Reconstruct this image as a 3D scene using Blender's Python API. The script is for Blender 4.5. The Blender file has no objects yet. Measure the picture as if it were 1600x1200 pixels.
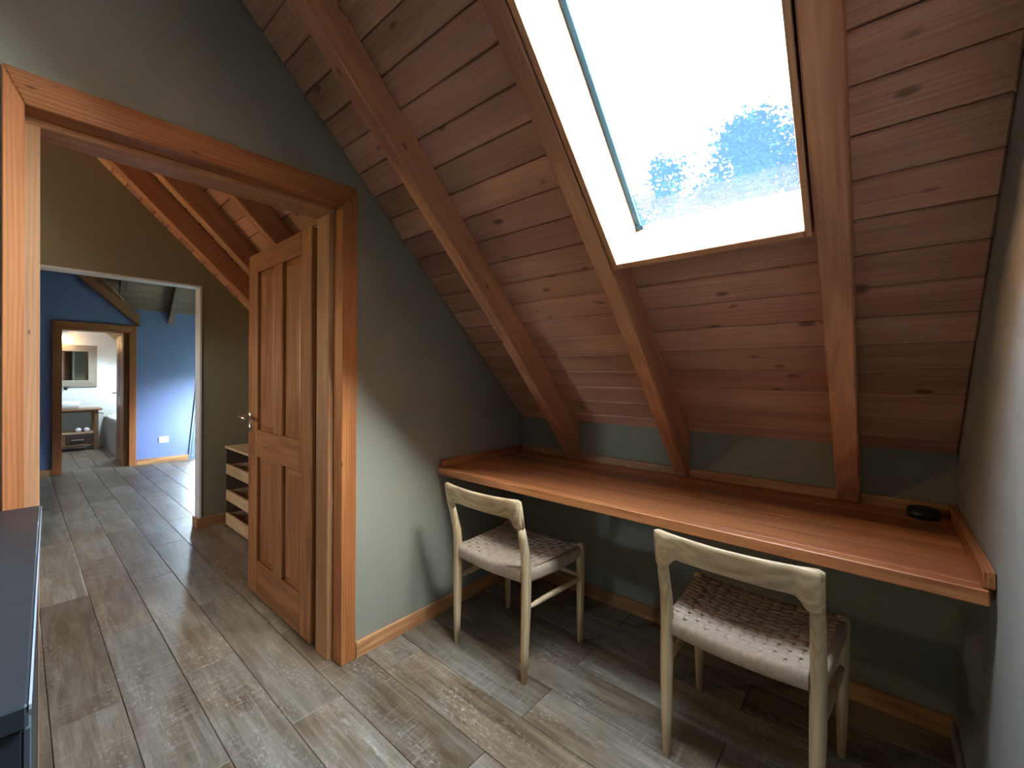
import bpy, bmesh, math, random
from mathutils import Matrix, Vector
R2 = math.sqrt(0.5)
random.seed(7)
scene = bpy.context.scene
col = scene.collection

# ------------------------------------------------------------------ camera, world, exposure
cam_d = bpy.data.cameras.new('camera')
cam = bpy.data.objects.new('camera', cam_d); col.objects.link(cam)
yaw, pitch, roll = math.radians(40.87), math.radians(-.19), math.radians(.34)
F = Vector((-math.sin(yaw)*math.cos(pitch), math.cos(yaw)*math.cos(pitch), math.sin(pitch)))
R0 = Vector((math.cos(yaw), math.sin(yaw), 0)); U0 = R0.cross(F)
Rv = math.cos(roll)*R0 + math.sin(roll)*U0; Uv = math.cos(roll)*U0 - math.sin(roll)*R0
M = Matrix((Rv, Uv, -F)).transposed().to_4x4(); M.translation = (0, 0, 1.26)
cam.matrix_world = M
cam_d.sensor_width = 36; cam_d.lens = 669.9*36/1600; cam_d.shift_y = -11.1/1600
cam_d.clip_start = .01; cam_d.clip_end = 300
scene.camera = cam
scene.view_settings.view_transform = 'Standard'; scene.view_settings.look = 'None'
scene.view_settings.gamma = 1; scene.view_settings.use_curve_mapping = False
scene.view_settings.exposure = 6.0
w = bpy.data.worlds.new('sky'); scene.world = w; w.use_nodes = True
bg = w.node_tree.nodes['Background']; bg.inputs[1].default_value = .5
sk = w.node_tree.nodes.new('ShaderNodeTexSky'); sk.sky_type = 'NISHITA'; sk.sun_disc = False      # hazy sky, sun veiled on the +x side
sk.sun_elevation = math.radians(42); sk.sun_rotation = math.radians(98); sk.dust_density = 2; sk.air_density = 1; sk.altitude = 800
hz = w.node_tree.nodes.new('ShaderNodeHueSaturation'); hz.inputs['Saturation'].default_value = .4
wb = w.node_tree.nodes.new('ShaderNodeMix'); wb.data_type = 'RGBA'; wb.blend_type = 'MULTIPLY'; wb.inputs[0].default_value = 1; wb.inputs[7].default_value = (.91, .98, 1.0, 1)
w.node_tree.links.new(sk.outputs[0], hz.inputs['Color']); w.node_tree.links.new(hz.outputs[0], wb.inputs[6]); w.node_tree.links.new(wb.outputs[2], bg.inputs[0])
scene.cycles.max_bounces = 10; scene.cycles.diffuse_bounces = 6; scene.cycles.transparent_max_bounces = 12

def mat_cols(o, ax, ay, az): return Matrix((ax, ay, az)).transposed().to_4x4()
def frame(o, ax, ay, az):
    m = Matrix((Vector(ax), Vector(ay), Vector(az))).transposed().to_4x4(); m.translation = o; return m
S0 = 3.14                                              # the roof's inner face is the plane y + z = 3.14
ROOF = frame((0, 0, S0), (1, 0, 0), (0, R2, -R2), (0, R2, R2))   # local: x, distance down the slope, outwards
def portal(name, m, sx, sy):
    l = bpy.data.lights.new(name, 'AREA'); l.shape = 'RECTANGLE'; l.size = sx; l.size_y = sy; l.cycles.is_portal = True
    o = bpy.data.objects.new(name, l); o.matrix_world = m; col.objects.link(o)
portal('skylight_portal', ROOF @ Matrix.Translation((-.42, 1.5, .16)), .62, 1.1)
portal('bath_portal', ROOF @ Matrix.Translation((-9.25, 1.775, .16)), .62, .47)
portal('bedroom_portal', frame((-6.7, 2.76, .875), (-1, 0, 0), (0, 0, 1), (0, 1, 0)), 1.0, .85)
portal('slanted_portal', frame((-7.95, 1.84, .66), (0, 1, 0), (0, 0, 1), (-1, 0, 0)), .3, 1.25)
portal('hall_portal', frame((-3.075, -2.03, 1.475), (1, 0, 0), (0, 0, 1), (0, -1, 0)), .36, .36)
def lamp(name, loc, power, color, r=.05):
    l = bpy.data.lights.new(name, 'POINT'); l.energy = power; l.color = color; l.shadow_soft_size = r
    o = bpy.data.objects.new(name, l); o.location = loc; col.objects.link(o); return o
lamp('hall_lamp', (-3.85, -1.4, 1.7), .75, (1, .68, .34), .12)

# ------------------------------------------------------------------ materials
def lin(c):
    return tuple(((v/255)/12.92 if v/255 <= .04045 else ((v/255+.055)/1.055)**2.4) for v in c)
class NB:
    def __init__(s, name):
        s.m = bpy.data.materials.new(name); s.m.use_nodes = True; s.t = s.m.node_tree
        s.b = s.t.nodes['Principled BSDF']
    def n(s, typ, **k):
        nd = s.t.nodes.new(typ)
        for a, v in k.items():
            if a.startswith('i_'):
                key = a[2:]; key = int(key) if key.isdigit() else key
                nd.inputs[key].default_value = v
            else: setattr(nd, a, v)
        return nd
    def l(s, a, b): s.t.links.new(a, b)
    def ramp(s, fac, stops):
        r = s.n('ShaderNodeValToRGB'); e = r.color_ramp.elements
        while len(e) < len(stops): e.new(.5)
        for el, (p, c) in zip(e, stops): el.position = p; el.color = (*c, 1) if len(c) == 3 else c
        s.l(fac, r.inputs[0]); return r.outputs[0]
    def mix(s, f, a, b, mode='MIX'):
        x = s.n('ShaderNodeMix', data_type='RGBA', blend_type=mode)
        for sock, v in ((x.inputs[0], f), (x.inputs[6], a), (x.inputs[7], b)):
            if hasattr(v, 'is_linked') or isinstance(v, bpy.types.NodeSocket): s.l(v, sock)
            elif isinstance(v, (int, float)): sock.default_value = v
            else: sock.default_value = (*v, 1)
        return x.outputs[2]
    def math(s, op, a, b=0.0, clamp=False):
        x = s.n('ShaderNodeMath', operation=op, use_clamp=clamp)
        for i, v in enumerate((a, b)):
            if isinstance(v, (int, float)): x.inputs[i].default_value = v
            else: s.l(v, x.inputs[i])
        return x.outputs[0]
    def coords(s, rnd=True):
        tc = s.n('ShaderNodeTexCoord'); v = tc.outputs['Object']
        oi = s.n('ShaderNodeObjectInfo'); s.rand = oi.outputs['Random']
        if rnd:
            sc = s.n('ShaderNodeVectorMath', operation='SCALE'); sc.inputs[0].default_value = (31.7, 17.3, 23.9)
            s.l(s.rand, sc.inputs['Scale'])
            ad = s.n('ShaderNodeVectorMath', operation='ADD'); s.l(v, ad.inputs[0]); s.l(sc.outputs[0], ad.inputs[1]); v = ad.outputs[0]
        return v
    def mp(s, v, scale):
        m = s.n('ShaderNodeMapping'); m.inputs['Scale'].default_value = scale; s.l(v, m.inputs[0]); return m.outputs[0]
    def noise(s, v, scale, detail=4, rough=.55, dist=0):
        n = s.n('ShaderNodeTexNoise'); n.inputs['Scale'].default_value = scale; n.inputs['Detail'].default_value = detail
        n.inputs['Roughness'].default_value = rough; n.inputs['Distortion'].default_value = dist; s.l(v, n.inputs['Vector']); return n.outputs['Fac']
    def bump(s, h, strength=.3, dist=.002):
        b = s.n('ShaderNodeBump'); b.inputs['Strength'].default_value = strength; b.inputs['Distance'].default_value = dist
        s.l(h, b.inputs['Height']); s.l(b.outputs[0], s.b.inputs['Normal'])
def set_col(nb, c): nb.l(c, nb.b.inputs['Base Color'])

def wood(name, dark, light, axis=0, knots=0.0, vary=.25, rough=.5, rings=9, bands=.5, wear=0.0, spec=.4, knot_col=None):
    """grain along one local axis; colour varies from piece to piece"""
    nb = NB(name); v = nb.coords()
    def sc(al, ac): s = [ac]*3; s[axis] = al; return tuple(s)
    n1 = nb.noise(nb.mp(v, sc(.9, rings)), 1.0, 3, .5, .7)          # broad figure
    n2 = nb.noise(nb.mp(v, sc(2.2, 120)), 1.0, 3, .6)               # fibre
    wv = nb.n('ShaderNodeTexWave', wave_type='BANDS', bands_direction=('Y' if axis != 1 else 'X'))
    wv.inputs['Scale'].default_value = 9; wv.inputs['Distortion'].default_value = 9; wv.inputs['Detail'].default_value = 2; wv.inputs['Detail Scale'].default_value = .6
    nb.l(nb.mp(v, sc(.35, 3.2)), wv.inputs['Vector'])
    f = nb.math('ADD', nb.math('MULTIPLY', n1, 1-bands*.5), nb.math('MULTIPLY', wv.outputs['Fac'], bands*.45))
    f = nb.math('ADD', f, nb.math('MULTIPLY', nb.math('SUBTRACT', n2, .5), .5))
    mid = tuple((a+b)/2 for a, b in zip(dark, light))
    c = nb.ramp(f, [(.3, dark), (.52, mid), (.78, light)])
    if knots:
        vo = nb.n('ShaderNodeTexVoronoi', feature='F1'); vo.inputs['Scale'].default_value = 1; vo.inputs['Randomness'].default_value = 1
        nb.l(nb.mp(v, sc(6.5, 15)), vo.inputs['Vector'])
        k = nb.ramp(vo.outputs['Distance'], [(.0, (1, 1, 1)), (.10*knots, (.9, .9, .9)), (.17*knots, (0, 0, 0))])
        nm = nb.noise(nb.mp(v, sc(1.3, 2.6)), 1, 2)
        k = nb.math('MULTIPLY', k, nb.math('GREATER_THAN', nm, .5))
        c = nb.mix(nb.math('MULTIPLY', k, .8), c, knot_col or tuple(x*.28 for x in dark))
    hs = nb.n('ShaderNodeHueSaturation'); nb.l(c, hs.inputs['Color'])
    val = nb.math('ADD', nb.math('MULTIPLY', nb.rand, vary*2), 1-vary); nb.l(val, hs.inputs['Value'])
    hu = nb.math('ADD', nb.math('MULTIPLY', nb.math('FRACT', nb.math('MULTIPLY', nb.rand, 7.3)), .012*vary*4), .5-.008*vary*4); nb.l(hu, hs.inputs['Hue'])
    c = hs.outputs[0]
    if wear:
        nw = nb.noise(nb.mp(v, sc(6, 30)), 1, 5, .7); nl = nb.noise(v, 2.3, 2)
        wf = nb.math('MULTIPLY', nb.ramp(nw, [(.6, (0, 0, 0)), (.68, (1, 1, 1))]), nb.ramp(nl, [(.5, (0, 0, 0)), (.62, (1, 1, 1))]))
        c = nb.mix(nb.math('MULTIPLY', wf, wear), c, lin((190, 180, 165)))
    set_col(nb, c); nb.b.inputs['Roughness'].default_value = rough; nb.b.inputs['Specular IOR Level'].default_value = spec
    nb.bump(n2, .25, .0015)
    return nb.m
def plain(name, c, rough=.5, metal=0, spec=.5, nscale=0, amt=.1, bump=0, emis=0):
    nb = NB(name); v = nb.coords(False)
    if nscale:
        n = nb.noise(v, nscale, 5)
        set_col(nb, nb.mix(n, tuple(x*(1-amt) for x in c), tuple(min(1, x*(1+amt)) for x in c)))
        if bump: nb.bump(nb.noise(v, nscale*6, 6, .7), bump, .003)
    else: nb.b.inputs['Base Color'].default_value = (*c, 1)
    nb.b.inputs['Roughness'].default_value = rough; nb.b.inputs['Metallic'].default_value = metal; nb.b.inputs['Specular IOR Level'].default_value = spec
    if emis: nb.b.inputs['Emission Color'].default_value = (*c, 1); nb.b.inputs['Emission Strength'].default_value = emis
    return nb.m
def glass(name, tint, veil):
    nb = NB(name); t = nb.t; out = t.nodes['Material Output']; t.nodes.remove(nb.b)
    tr = nb.n('ShaderNodeBsdfTransparent'); tr.inputs[0].default_value = (.93, .96, .97, 1)
    tl = nb.n('ShaderNodeBsdfTranslucent'); tl.inputs[0].default_value = (*tint, 1)
    m1 = nb.n('ShaderNodeMixShader'); m1.inputs[0].default_value = veil; nb.l(tr.outputs[0], m1.inputs[1]); nb.l(tl.outputs[0], m1.inputs[2])
    gl = nb.n('ShaderNodeBsdfGlossy'); gl.inputs['Roughness'].default_value = .02
    lw = nb.n('ShaderNodeLayerWeight'); fr = nb.math('ADD', nb.math('MULTIPLY', nb.math('POWER', lw.outputs['Facing'], 5.0), .5), .03)
    m2 = nb.n('ShaderNodeMixShader'); nb.l(fr, m2.inputs[0]); nb.l(m1.outputs[0], m2.inputs[1]); nb.l(gl.outputs[0], m2.inputs[2])
    nb.l(m2.outputs[0], out.inputs[0]); return nb.m

m_ceil = wood('ceiling_wood', (.36, .17, .105), (.62, .345, .22), knots=1.15, vary=.27, rough=.5, bands=.18, rings=6)
m_raft = wood('rafter_wood', (.34, .14, .07), (.60, .29, .145), knots=.7, vary=.1, rough=.5, bands=.4)
m_case = wood('casing_wood', (.27, .085, .026), (.50, .195, .062), knots=.6, vary=.12, rough=.42, bands=.4)
m_case_z = m_case
m_jamb = wood('jamb_wood', (.30, .145, .065), (.50, .26, .11), knots=.4, vary=.1, rough=.55, bands=.3, wear=.5)
m_leaf = wood('door_leaf_wood', (.22, .085, .03), (.40, .175, .062), knots=.3, vary=.08, rough=.4, bands=.6)
m_desk = wood('desk_wood', (.20, .06, .022), (.50, .21, .075), knots=.3, vary=.32, rough=.42, bands=.45, rings=11, spec=.3)
m_base = wood('baseboard_wood', (.33, .15, .06), (.60, .31, .13), knots=.8, vary=.1, rough=.45, bands=.7)
m_lin = wood('lining_wood', (.34, .155, .075), (.58, .30, .15), knots=.6, vary=.08, rough=.6, bands=.4, spec=.2)
m_teak = wood('chair_wood_legs', (.42, .30, .16), (.68, .52, .31), axis=2, vary=.1, rough=.5, bands=.4, rings=30)
m_teakx = wood('chair_wood_rail', (.40, .28, .15), (.67, .51, .31), axis=0, knots=.4, vary=.12, rough=.5, bands=.6, rings=22)
m_pale = wood('pale_wood', (.45, .30, .16), (.66, .47, .28), vary=.1, rough=.55, bands=.5)
m_dark_in = wood('dark_carcass_wood', (.07, .04, .03), (.13, .08, .055), vary=.1, rough=.6, bands=.4)
m_oak = wood('weathered_oak', (.20, .175, .125), (.33, .295, .22), vary=.08, rough=.6, bands=.5)
m_drift = wood('vanity_wood', (.17, .09, .042), (.31, .18, .09), vary=.1, rough=.5, bands=.5)
m_wall = plain('grey_green_paint', (.235, .226, .176), .75, spec=.25, nscale=5, amt=.06, bump=.10)
m_wallr = plain('grey_green_plaster', (.26, .262, .232), .8, spec=.2, nscale=14, amt=.14, bump=.35)
m_olive = plain('olive_paint', (.25, .215, .135), .75, spec=.25, nscale=5, amt=.06, bump=.1)
m_blue = plain('blue_paint', (.20, .255, .48), .7, spec=.25, nscale=4, amt=.04, bump=.08)
m_cream = plain('cream_paint', (.63, .67, .63), .7, spec=.25, nscale=4, amt=.03)
m_white = plain('white_paint', (.72, .73, .74), .5)
m_frame = plain('pale_blue_frame_paint', (.17, .23, .29), .5)
m_slab = plain('roof_insulation', (.2, .16, .13), .9)
m_grout = plain('floor_screed', (.10, .085, .07), .9)
m_black = None
m_chrome = plain('brushed_steel', (.62, .6, .56), .3, metal=1)
m_brass = plain('aged_nickel', (.58, .52, .42), .28, metal=1)
m_seal = plain('seal_strip', (.02, .06, .12), .8, spec=0)  # the blue of the glare veil is put into the strip's colour
m_puck = plain('black_plastic', (.012, .013, .014), .45)
m_ceramic = plain('white_ceramic', (.82, .83, .82), .15)
m_towel = plain('white_towel', (.8, .8, .8), .95)
m_hole = plain('socket_dark', (.03, .03, .03), .6)
m_mirror = plain('mirror_silver', (.82, .85, .84), .03, metal=1)
m_bulb = plain('lit_bulb', (1, .62, .22), .4, emis=.35)
m_iron = plain('dark_iron', (.05, .045, .04), .5, metal=.6)
m_gsky = glass('skylight_glass', (.36, .68, 1.0), .006)
m_gwin = glass('window_glass', (.8, .9, 1), .02)
m_ground = plain('lawn', (.05, .09, .03), .95, nscale=.6, amt=.4)
def mk_black():
    nb = NB('dusty_black_lacquer'); v = nb.coords(False)
    n = nb.noise(v, 3, 4); c = nb.mix(n, (.016, .019, .023), (.034, .038, .042))
    sp = nb.ramp(nb.noise(v, 38, 2, .4), [(.73, (0, 0, 0)), (.76, (1, 1, 1))])
    lo = nb.ramp(nb.noise(v, 2.2, 1), [(.48, (0, 0, 0)), (.6, (1, 1, 1))])
    c = nb.mix(nb.math('MULTIPLY', nb.math('MULTIPLY', sp, lo), .5), c, (.5, .52, .55))
    nb.b.inputs['Specular IOR Level'].default_value = .25
    set_col(nb, c); nb.l(nb.ramp(n, [(.3, (.34,)*3), (.7, (.5,)*3)]), nb.b.inputs['Roughness']); return nb.m
m_black = mk_black()
def mk_floor():
    nb = NB('distressed_floor_plank'); v = nb.coords()
    streak = nb.noise(nb.mp(v, (2.6, 30, 30)), 1, 7, .68, .4)
    fine = nb.noise(nb.mp(v, (9, 150, 60)), 1, 5, .7)
    saw = nb.noise(nb.mp(v, (95, 9, 9)), 1, 5, .7, .5)
    blot = nb.noise(nb.mp(v, (2.4, 5, 5)), 1, 5, .62, .4)
    speck = nb.noise(nb.mp(v, (42, 80, 60)), 1, 5, .68)
    brown = nb.ramp(streak, [(.32, (.09, .058, .032)), (.5, (.175, .122, .070)), (.7, (.28, .212, .135))])
    grey = nb.ramp(streak, [(.32, (.145, .120, .086)), (.5, (.26, .226, .172)), (.7, (.385, .348, .28))])
    r2 = nb.math('FRACT', nb.math('MULTIPLY', nb.rand, 5.7))
    bl = nb.math('ADD', nb.ramp(blot, [(.34, (0, 0, 0)), (.64, (1, 1, 1))]), nb.math('MULTIPLY', nb.math('SUBTRACT', r2, .62), .8), True)
    c = nb.mix(bl, brown, grey)
    sawm = nb.math('MULTIPLY', nb.ramp(saw, [(.53, (0, 0, 0)), (.64, (1, 1, 1))]), nb.ramp(nb.noise(nb.mp(v, (1.7, 5, 3)), 1, 3), [(.46, (0, 0, 0)), (.58, (1, 1, 1))]))
    c = nb.mix(nb.math('MULTIPLY', sawm, .42), c, (.46, .41, .33))
    pm = nb.math('MULTIPLY', nb.ramp(speck, [(.53, (0, 0, 0)), (.63, (1, 1, 1))]), nb.ramp(nb.noise(nb.mp(v, (2.2, 8, 5)), 1, 4), [(.47, (0, 0, 0)), (.6, (1, 1, 1))]))
    c = nb.mix(nb.math('MULTIPLY', pm, .5), c, (.52, .50, .45))
    c = nb.mix(nb.math('MULTIPLY', nb.ramp(fine, [(.28, (1, 1, 1)), (.46, (0, 0, 0))]), .55), c, (.06, .045, .032))
    hs = nb.n('ShaderNodeHueSaturation'); nb.l(c, hs.inputs['Color']); nb.l(nb.math('ADD', nb.math('MULTIPLY', nb.rand, .4), .66), hs.inputs['Value'])
    set_col(nb, hs.outputs[0])
    nb.l(nb.ramp(streak, [(.3, (.36,)*3), (.7, (.55,)*3)]), nb.b.inputs['Roughness'])
    nb.b.inputs['Specular IOR Level'].default_value = .45
    nb.bump(nb.math('ADD', nb.math('MULTIPLY', saw, .6), fine), .35, .0016); return nb.m
m_floor = mk_floor()
def mk_cord():
    nb = NB('paper_cord'); v = nb.coords(False)
    n = nb.noise(v, 60, 4); c = nb.mix(n, (.29, .21, .14), (.50, .385, .28))
    set_col(nb, c); nb.b.inputs['Roughness'].default_value = .8
    nb.bump(nb.noise(v, 260, 2), .3, .001); return nb.m
m_cord = mk_cord()
def mk_leafy(name, a, b):
    nb = NB(name); v = nb.coords(False); n = nb.noise(v, 1.2, 3)
    set_col(nb, nb.mix(n, a, b)); nb.b.inputs['Roughness'].default_value = 1; nb.b.inputs['Specular IOR Level'].default_value = 0; return nb.m
m_bay = wood('dimmed_bedroom_ceiling_wood', (.16, .10, .07), (.30, .20, .145), knots=1.0, vary=.15, rough=.6, bands=.2, rings=6)  # greyer ceiling wood, darkened to put the bedroom's dim light into its colour
m_fol = mk_leafy('hazed_conifer_foliage', (.0028, .0058, .0150), (.0048, .0090, .0215))  # green conifers; the blue glare haze over them is put into the leaf colour
m_hill = mk_leafy('hazed_wooded_hillside', (.0014, .0031, .0080), (.0024, .0048, .0115))  # same haze blue, darkened to offset the light on the sky-facing slope
m_bark = plain('tree_bark', (.05, .04, .03), .9)

# ------------------------------------------------------------------ mesh helpers
def tag(o, label=None, cat=None, group=None, kind=None):
    for k, v in (('label', label), ('category', cat), ('group', group), ('kind', kind)):
        if v: o[k] = v
    return o
def empty(name, loc=(0, 0, 0), rz=0.0):
    o = bpy.data.objects.new(name, None); o.location = loc; o.rotation_euler = (0, 0, rz); o.empty_display_size = .1; col.objects.link(o); return o
def link(name, me, mat, parent=None, m=None):
    if mat and not me.materials: me.materials.append(mat)
    o = bpy.data.objects.new(name, me); col.objects.link(o)
    if m is not None: o.matrix_world = m
    if parent: o.parent = parent                       # child matrices are given in the parent's frame
    return o
def from_bm(name, bm, mat, parent=None, m=None, smooth=False):
    me = bpy.data.meshes.new(name); bmesh.ops.recalc_face_normals(bm, faces=bm.faces); bm.to_mesh(me); bm.free()
    if smooth: me.polygons.foreach_set('use_smooth', [True]*len(me.polygons))
    return link(name, me, mat, parent, m)
def bm_box(bm, lo, hi):
    v = [bm.verts.new((x, y, z)) for x in (lo[0], hi[0]) for y in (lo[1], hi[1]) for z in (lo[2], hi[2])]
    fs = [(0, 1, 3, 2), (4, 6, 7, 5), (0, 4, 5, 1), (2, 3, 7, 6), (0, 2, 6, 4), (1, 5, 7, 3)]
    return [bm.faces.new([v[i] for i in f]) for f in fs]
_cache = {}
def box_mesh(L, W, T, bev, mat):
    k = (round(L, 4), round(W, 4), round(T, 4), bev, mat.name)
    if k not in _cache:
        bm = bmesh.new(); bm_box(bm, (-L/2, -W/2, -T/2), (L/2, W/2, T/2))
        if bev: bmesh.ops.bevel(bm, geom=list(bm.edges), offset=bev, segments=1, affect='EDGES')
        bmesh.ops.recalc_face_normals(bm, faces=bm.faces)
        me = bpy.data.meshes.new('board'); bm.to_mesh(me); bm.free(); me.materials.append(mat); _cache[k] = me
    return _cache[k]
AX = {'x': ((1, 0, 0), (0, 1, 0), (0, 0, 1)), 'y': ((0, 1, 0), (-1, 0, 0), (0, 0, 1)), 'z': ((0, 0, 1), (0, 1, 0), (-1, 0, 0))}
def board(name, lo, hi, mat, parent=None, along='x', bev=.003):
    """box from lo to hi (in the parent's frame); its local x runs along the grain"""
    c = [(a+b)/2 for a, b in zip(lo, hi)]; d = [b-a for a, b in zip(lo, hi)]
    L, W, T = {'x': (d[0], d[1], d[2]), 'y': (d[1], d[0], d[2]), 'z': (d[2], d[1], d[0])}[along]
    return link(name, box_mesh(L, W, T, bev, mat), mat, parent, frame(c, *AX[along]))
def prism(name, poly, t0, t1, mat, parent=None, m=None, bev=0, smooth=False):
    """polygon in the local xy plane pulled from z=t0 to z=t1"""
    bm = bmesh.new(); a = [bm.verts.new((x, y, t0)) for x, y in poly]; b = [bm.verts.new((x, y, t1)) for x, y in poly]
    bm.faces.new(a); bm.faces.new(b[::-1]); n = len(poly)
    for i in range(n): bm.faces.new((a[i], b[i], b[(i+1) % n], a[(i+1) % n]))
    bmesh.ops.recalc_face_normals(bm, faces=bm.faces)
    if bev: bmesh.ops.bevel(bm, geom=list(bm.edges), offset=bev, segments=1, affect='EDGES')
    return from_bm(name, bm, mat, parent, m, smooth)
def multi_prism(name, polys, t0, t1, mat, m):
    bm = bmesh.new()
    for poly in polys:
        a = [bm.verts.new((x, y, t0)) for x, y in poly]; b = [bm.verts.new((x, y, t1)) for x, y in poly]
        bm.faces.new(a); bm.faces.new(b[::-1]); n = len(poly)
        for i in range(n): bm.faces.new((a[i], b[i], b[(i+1) % n], a[(i+1) % n]))
    return from_bm(name, bm, mat, None, m)
YZ = frame((0, 0, 0), (0, 1, 0), (0, 0, 1), (1, 0, 0))       # polygon in (y, z), pulled along x
XZ = frame((0, 0, 0), (1, 0, 0), (0, 0, 1), (0, -1, 0))      # polygon in (x, z), pulled along -y
def loft(bm, rings, cap=True):
    vs = [[bm.verts.new(p) for p in r] for r in rings]; n = len(vs[0])
    for a, b in zip(vs, vs[1:]):
        for i in range(n): bm.faces.new((a[i], a[(i+1) % n], b[(i+1) % n], b[i]))
    if cap: bm.faces.new(vs[0][::-1]); bm.faces.new(vs[-1])
def ring(c, rx, ry, n=12, ax=(1, 0, 0), ay=(0, 1, 0), p=2.0):
    c, ax, ay = Vector(c), Vector(ax), Vector(ay); out = []
    for i in range(n):
        t = 2*math.pi*(i+.5)/n; cx, sy = math.cos(t), math.sin(t)
        q = lambda v: math.copysign(abs(v)**(2/p), v)
        out.append(c + ax*rx*q(cx) + ay*ry*q(sy))
    return out
def tube(name, pts, rads, mat, parent=None, n=10, smooth=True, p=2.0):
    bm = bmesh.new(); rings = []
    P = [Vector(q) for q in pts]
    for i, q in enumerate(P):
        d = (P[min(i+1, len(P)-1)] - P[max(i-1, 0)]).normalized()
        up = Vector((0, 0, 1)) if abs(d.z) < .9 else Vector((0, 1, 0))
        a = d.cross(up).normalized(); b = a.cross(d)
        r = rads[i] if isinstance(rads, (list, tuple)) else rads
        rx, ry = r if isinstance(r, tuple) else (r, r)
        rings.append(ring(q, rx, ry, n, a, b, p))
    loft(bm, rings); return from_bm(name, bm, mat, parent, None, smooth)
def lathe(name, prof, mat, parent=None, n=28, m=None, smooth=True):
    bm = bmesh.new(); loft(bm, [ring((0, 0, z), r, r, n) for r, z in prof]); return from_bm(name, bm, mat, parent, m, smooth)

# ------------------------------------------------------------------ the shell
XL, YB, XR = -1.77, 2.15, .20
RIDGE_Y = -.6; RZ = S0 - RIDGE_Y
YREAR = -1.9
rear_top = RZ - (RIDGE_Y - YREAR)                       # the other roof slope, mirrored at the ridge
def roofz(y): return (S0 - y if y > RIDGE_Y else RZ - (RIDGE_Y - y)) + .03     # walls run up to the slab, past the planks
# floors: one screed slab carrying planks
floor = tag(prism('floor', [(-10.4, -2.1), (.35, -2.1), (.35, 2.3), (-4.3, 2.3), (-4.3, 2.9), (-8.0, 2.9), (-8.0, 2.3), (-10.4, 2.3)], -.2, -.012, m_grout), kind='structure')
PW, PL = .19, 1.2
for k in range(-11, 12):
    y0 = .08 + k*PW; y1 = y0 + PW
    if y0 > YB - .01: continue
    off = -1.6 if k % 2 == 1 else -1.0
    xr = .195; 
    xs = sorted([off + PL*j for j in range(-8, 4) if -7.9 < off + PL*j < xr - .05] + [-7.9, xr], reverse=True)
    for a, b in zip(xs, xs[1:]):
        if y0 < -.35 and a < -4.3: continue
        hi_y = min(y1, YB - .002) if a > -4.2 else y1
        if hi_y - y0 < .03: continue
        board('plank', (b+.0012, y0+.0012, -.012), (a-.0012, hi_y-.0012, 0), m_floor, floor, 'x', .0016)
for k in range(12):                                       # bathroom and bedroom bay
    y0 = -.3 + k*.17
    for a, b in ((-7.905, -9.0), (-9.0, -10.2)):
        board('plank', (b+.001, y0+.001, -.012), (a-.001, y0+.169, 0), m_floor, floor, 'x', .0016)

# walls of the study
hole_l, hole_r, hole_t = -.005, .93, 1.995
polys = [[(YREAR, 0), (hole_l, 0), (hole_l, roofz(hole_l)), (RIDGE_Y, RZ), (YREAR, rear_top)],
         [(hole_l, hole_t), (hole_r, hole_t), (hole_r, roofz(hole_r)), (hole_l, roofz(hole_l))],
         [(hole_r, 0), (YB, 0), (YB, roofz(YB)), (hole_r, roofz(hole_r))]]
wl = tag(multi_prism('wall_left', polys, -1.94, XL, m_wall, YZ), kind='structure')
tag(multi_prism('wall_back', [[(-1.94, -.0), (XR+.15, 0), (XR+.15, 1.02), (-1.94, 1.02)]], -2.28, -YB, m_wall, XZ), kind='structure')
tag(prism('wall_right', [(YREAR, 0), (YB, 0), (YB, roofz(YB)), (RIDGE_Y, RZ), (YREAR, rear_top)], XR, XR+.15, m_wallr, None, YZ), kind='structure')
tag(prism('wall_rear', [(-1.94, 0), (XR+.15, 0), (XR+.15, rear_top+.1), (-1.94, rear_top+.1)], -YREAR, -YREAR+.14, m_cream, None, XZ), kind='structure')  # unseen wall; cream paint chosen to bounce light onto the study ceiling
# hall between the study and the bedroom
X2 = -4.2
polys = [[(-1.9, 0), (-.75, 0), (-.75, roofz(-.75)), (-1.9, rear_top)],
         [(-.75, 1.972), (.985, 1.972), (.985, roofz(.985)), (RIDGE_Y, RZ), (-.75, roofz(-.75))],
         [(.985, 0), (2.15, 0), (2.15, .99), (.985, roofz(.985))]]
tag(multi_prism('wall_hall', polys, X2-.12, X2, m_olive, YZ), kind='structure')
tag(multi_prism('wall_hall_back', [[(X2, 0), (-1.94, 0), (-1.94, 1.02), (X2, 1.02)]], -2.28, -YB, m_olive, XZ), kind='structure')
tag(multi_prism('wall_hall_rear', [[(X2, 0), (-3.25, 0), (-3.25, rear_top+.1), (X2, rear_top+.1)], [(-2.9, 0), (-1.94, 0), (-1.94, rear_top+.1), (-2.9, rear_top+.1)],
     [(-3.25, 0), (-2.9, 0), (-2.9, 1.3), (-3.25, 1.3)], [(-3.25, 1.65), (-2.9, 1.65), (-2.9, rear_top+.1), (-3.25, rear_top+.1)]], 1.9, 2.02, m_olive, XZ), kind='structure')
# thin white corner beads round the plain opening
t1 = tag(board('trim_1', (X2-.125, -.75, 1.958), (X2+.006, .985, 1.973), m_white, None, 'y', .001), kind='structure')
t2 = tag(board('trim_2', (X2-.125, .972, 0), (X2+.006, .987, 1.973), m_white, None, 'z', .001), kind='structure')
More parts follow.
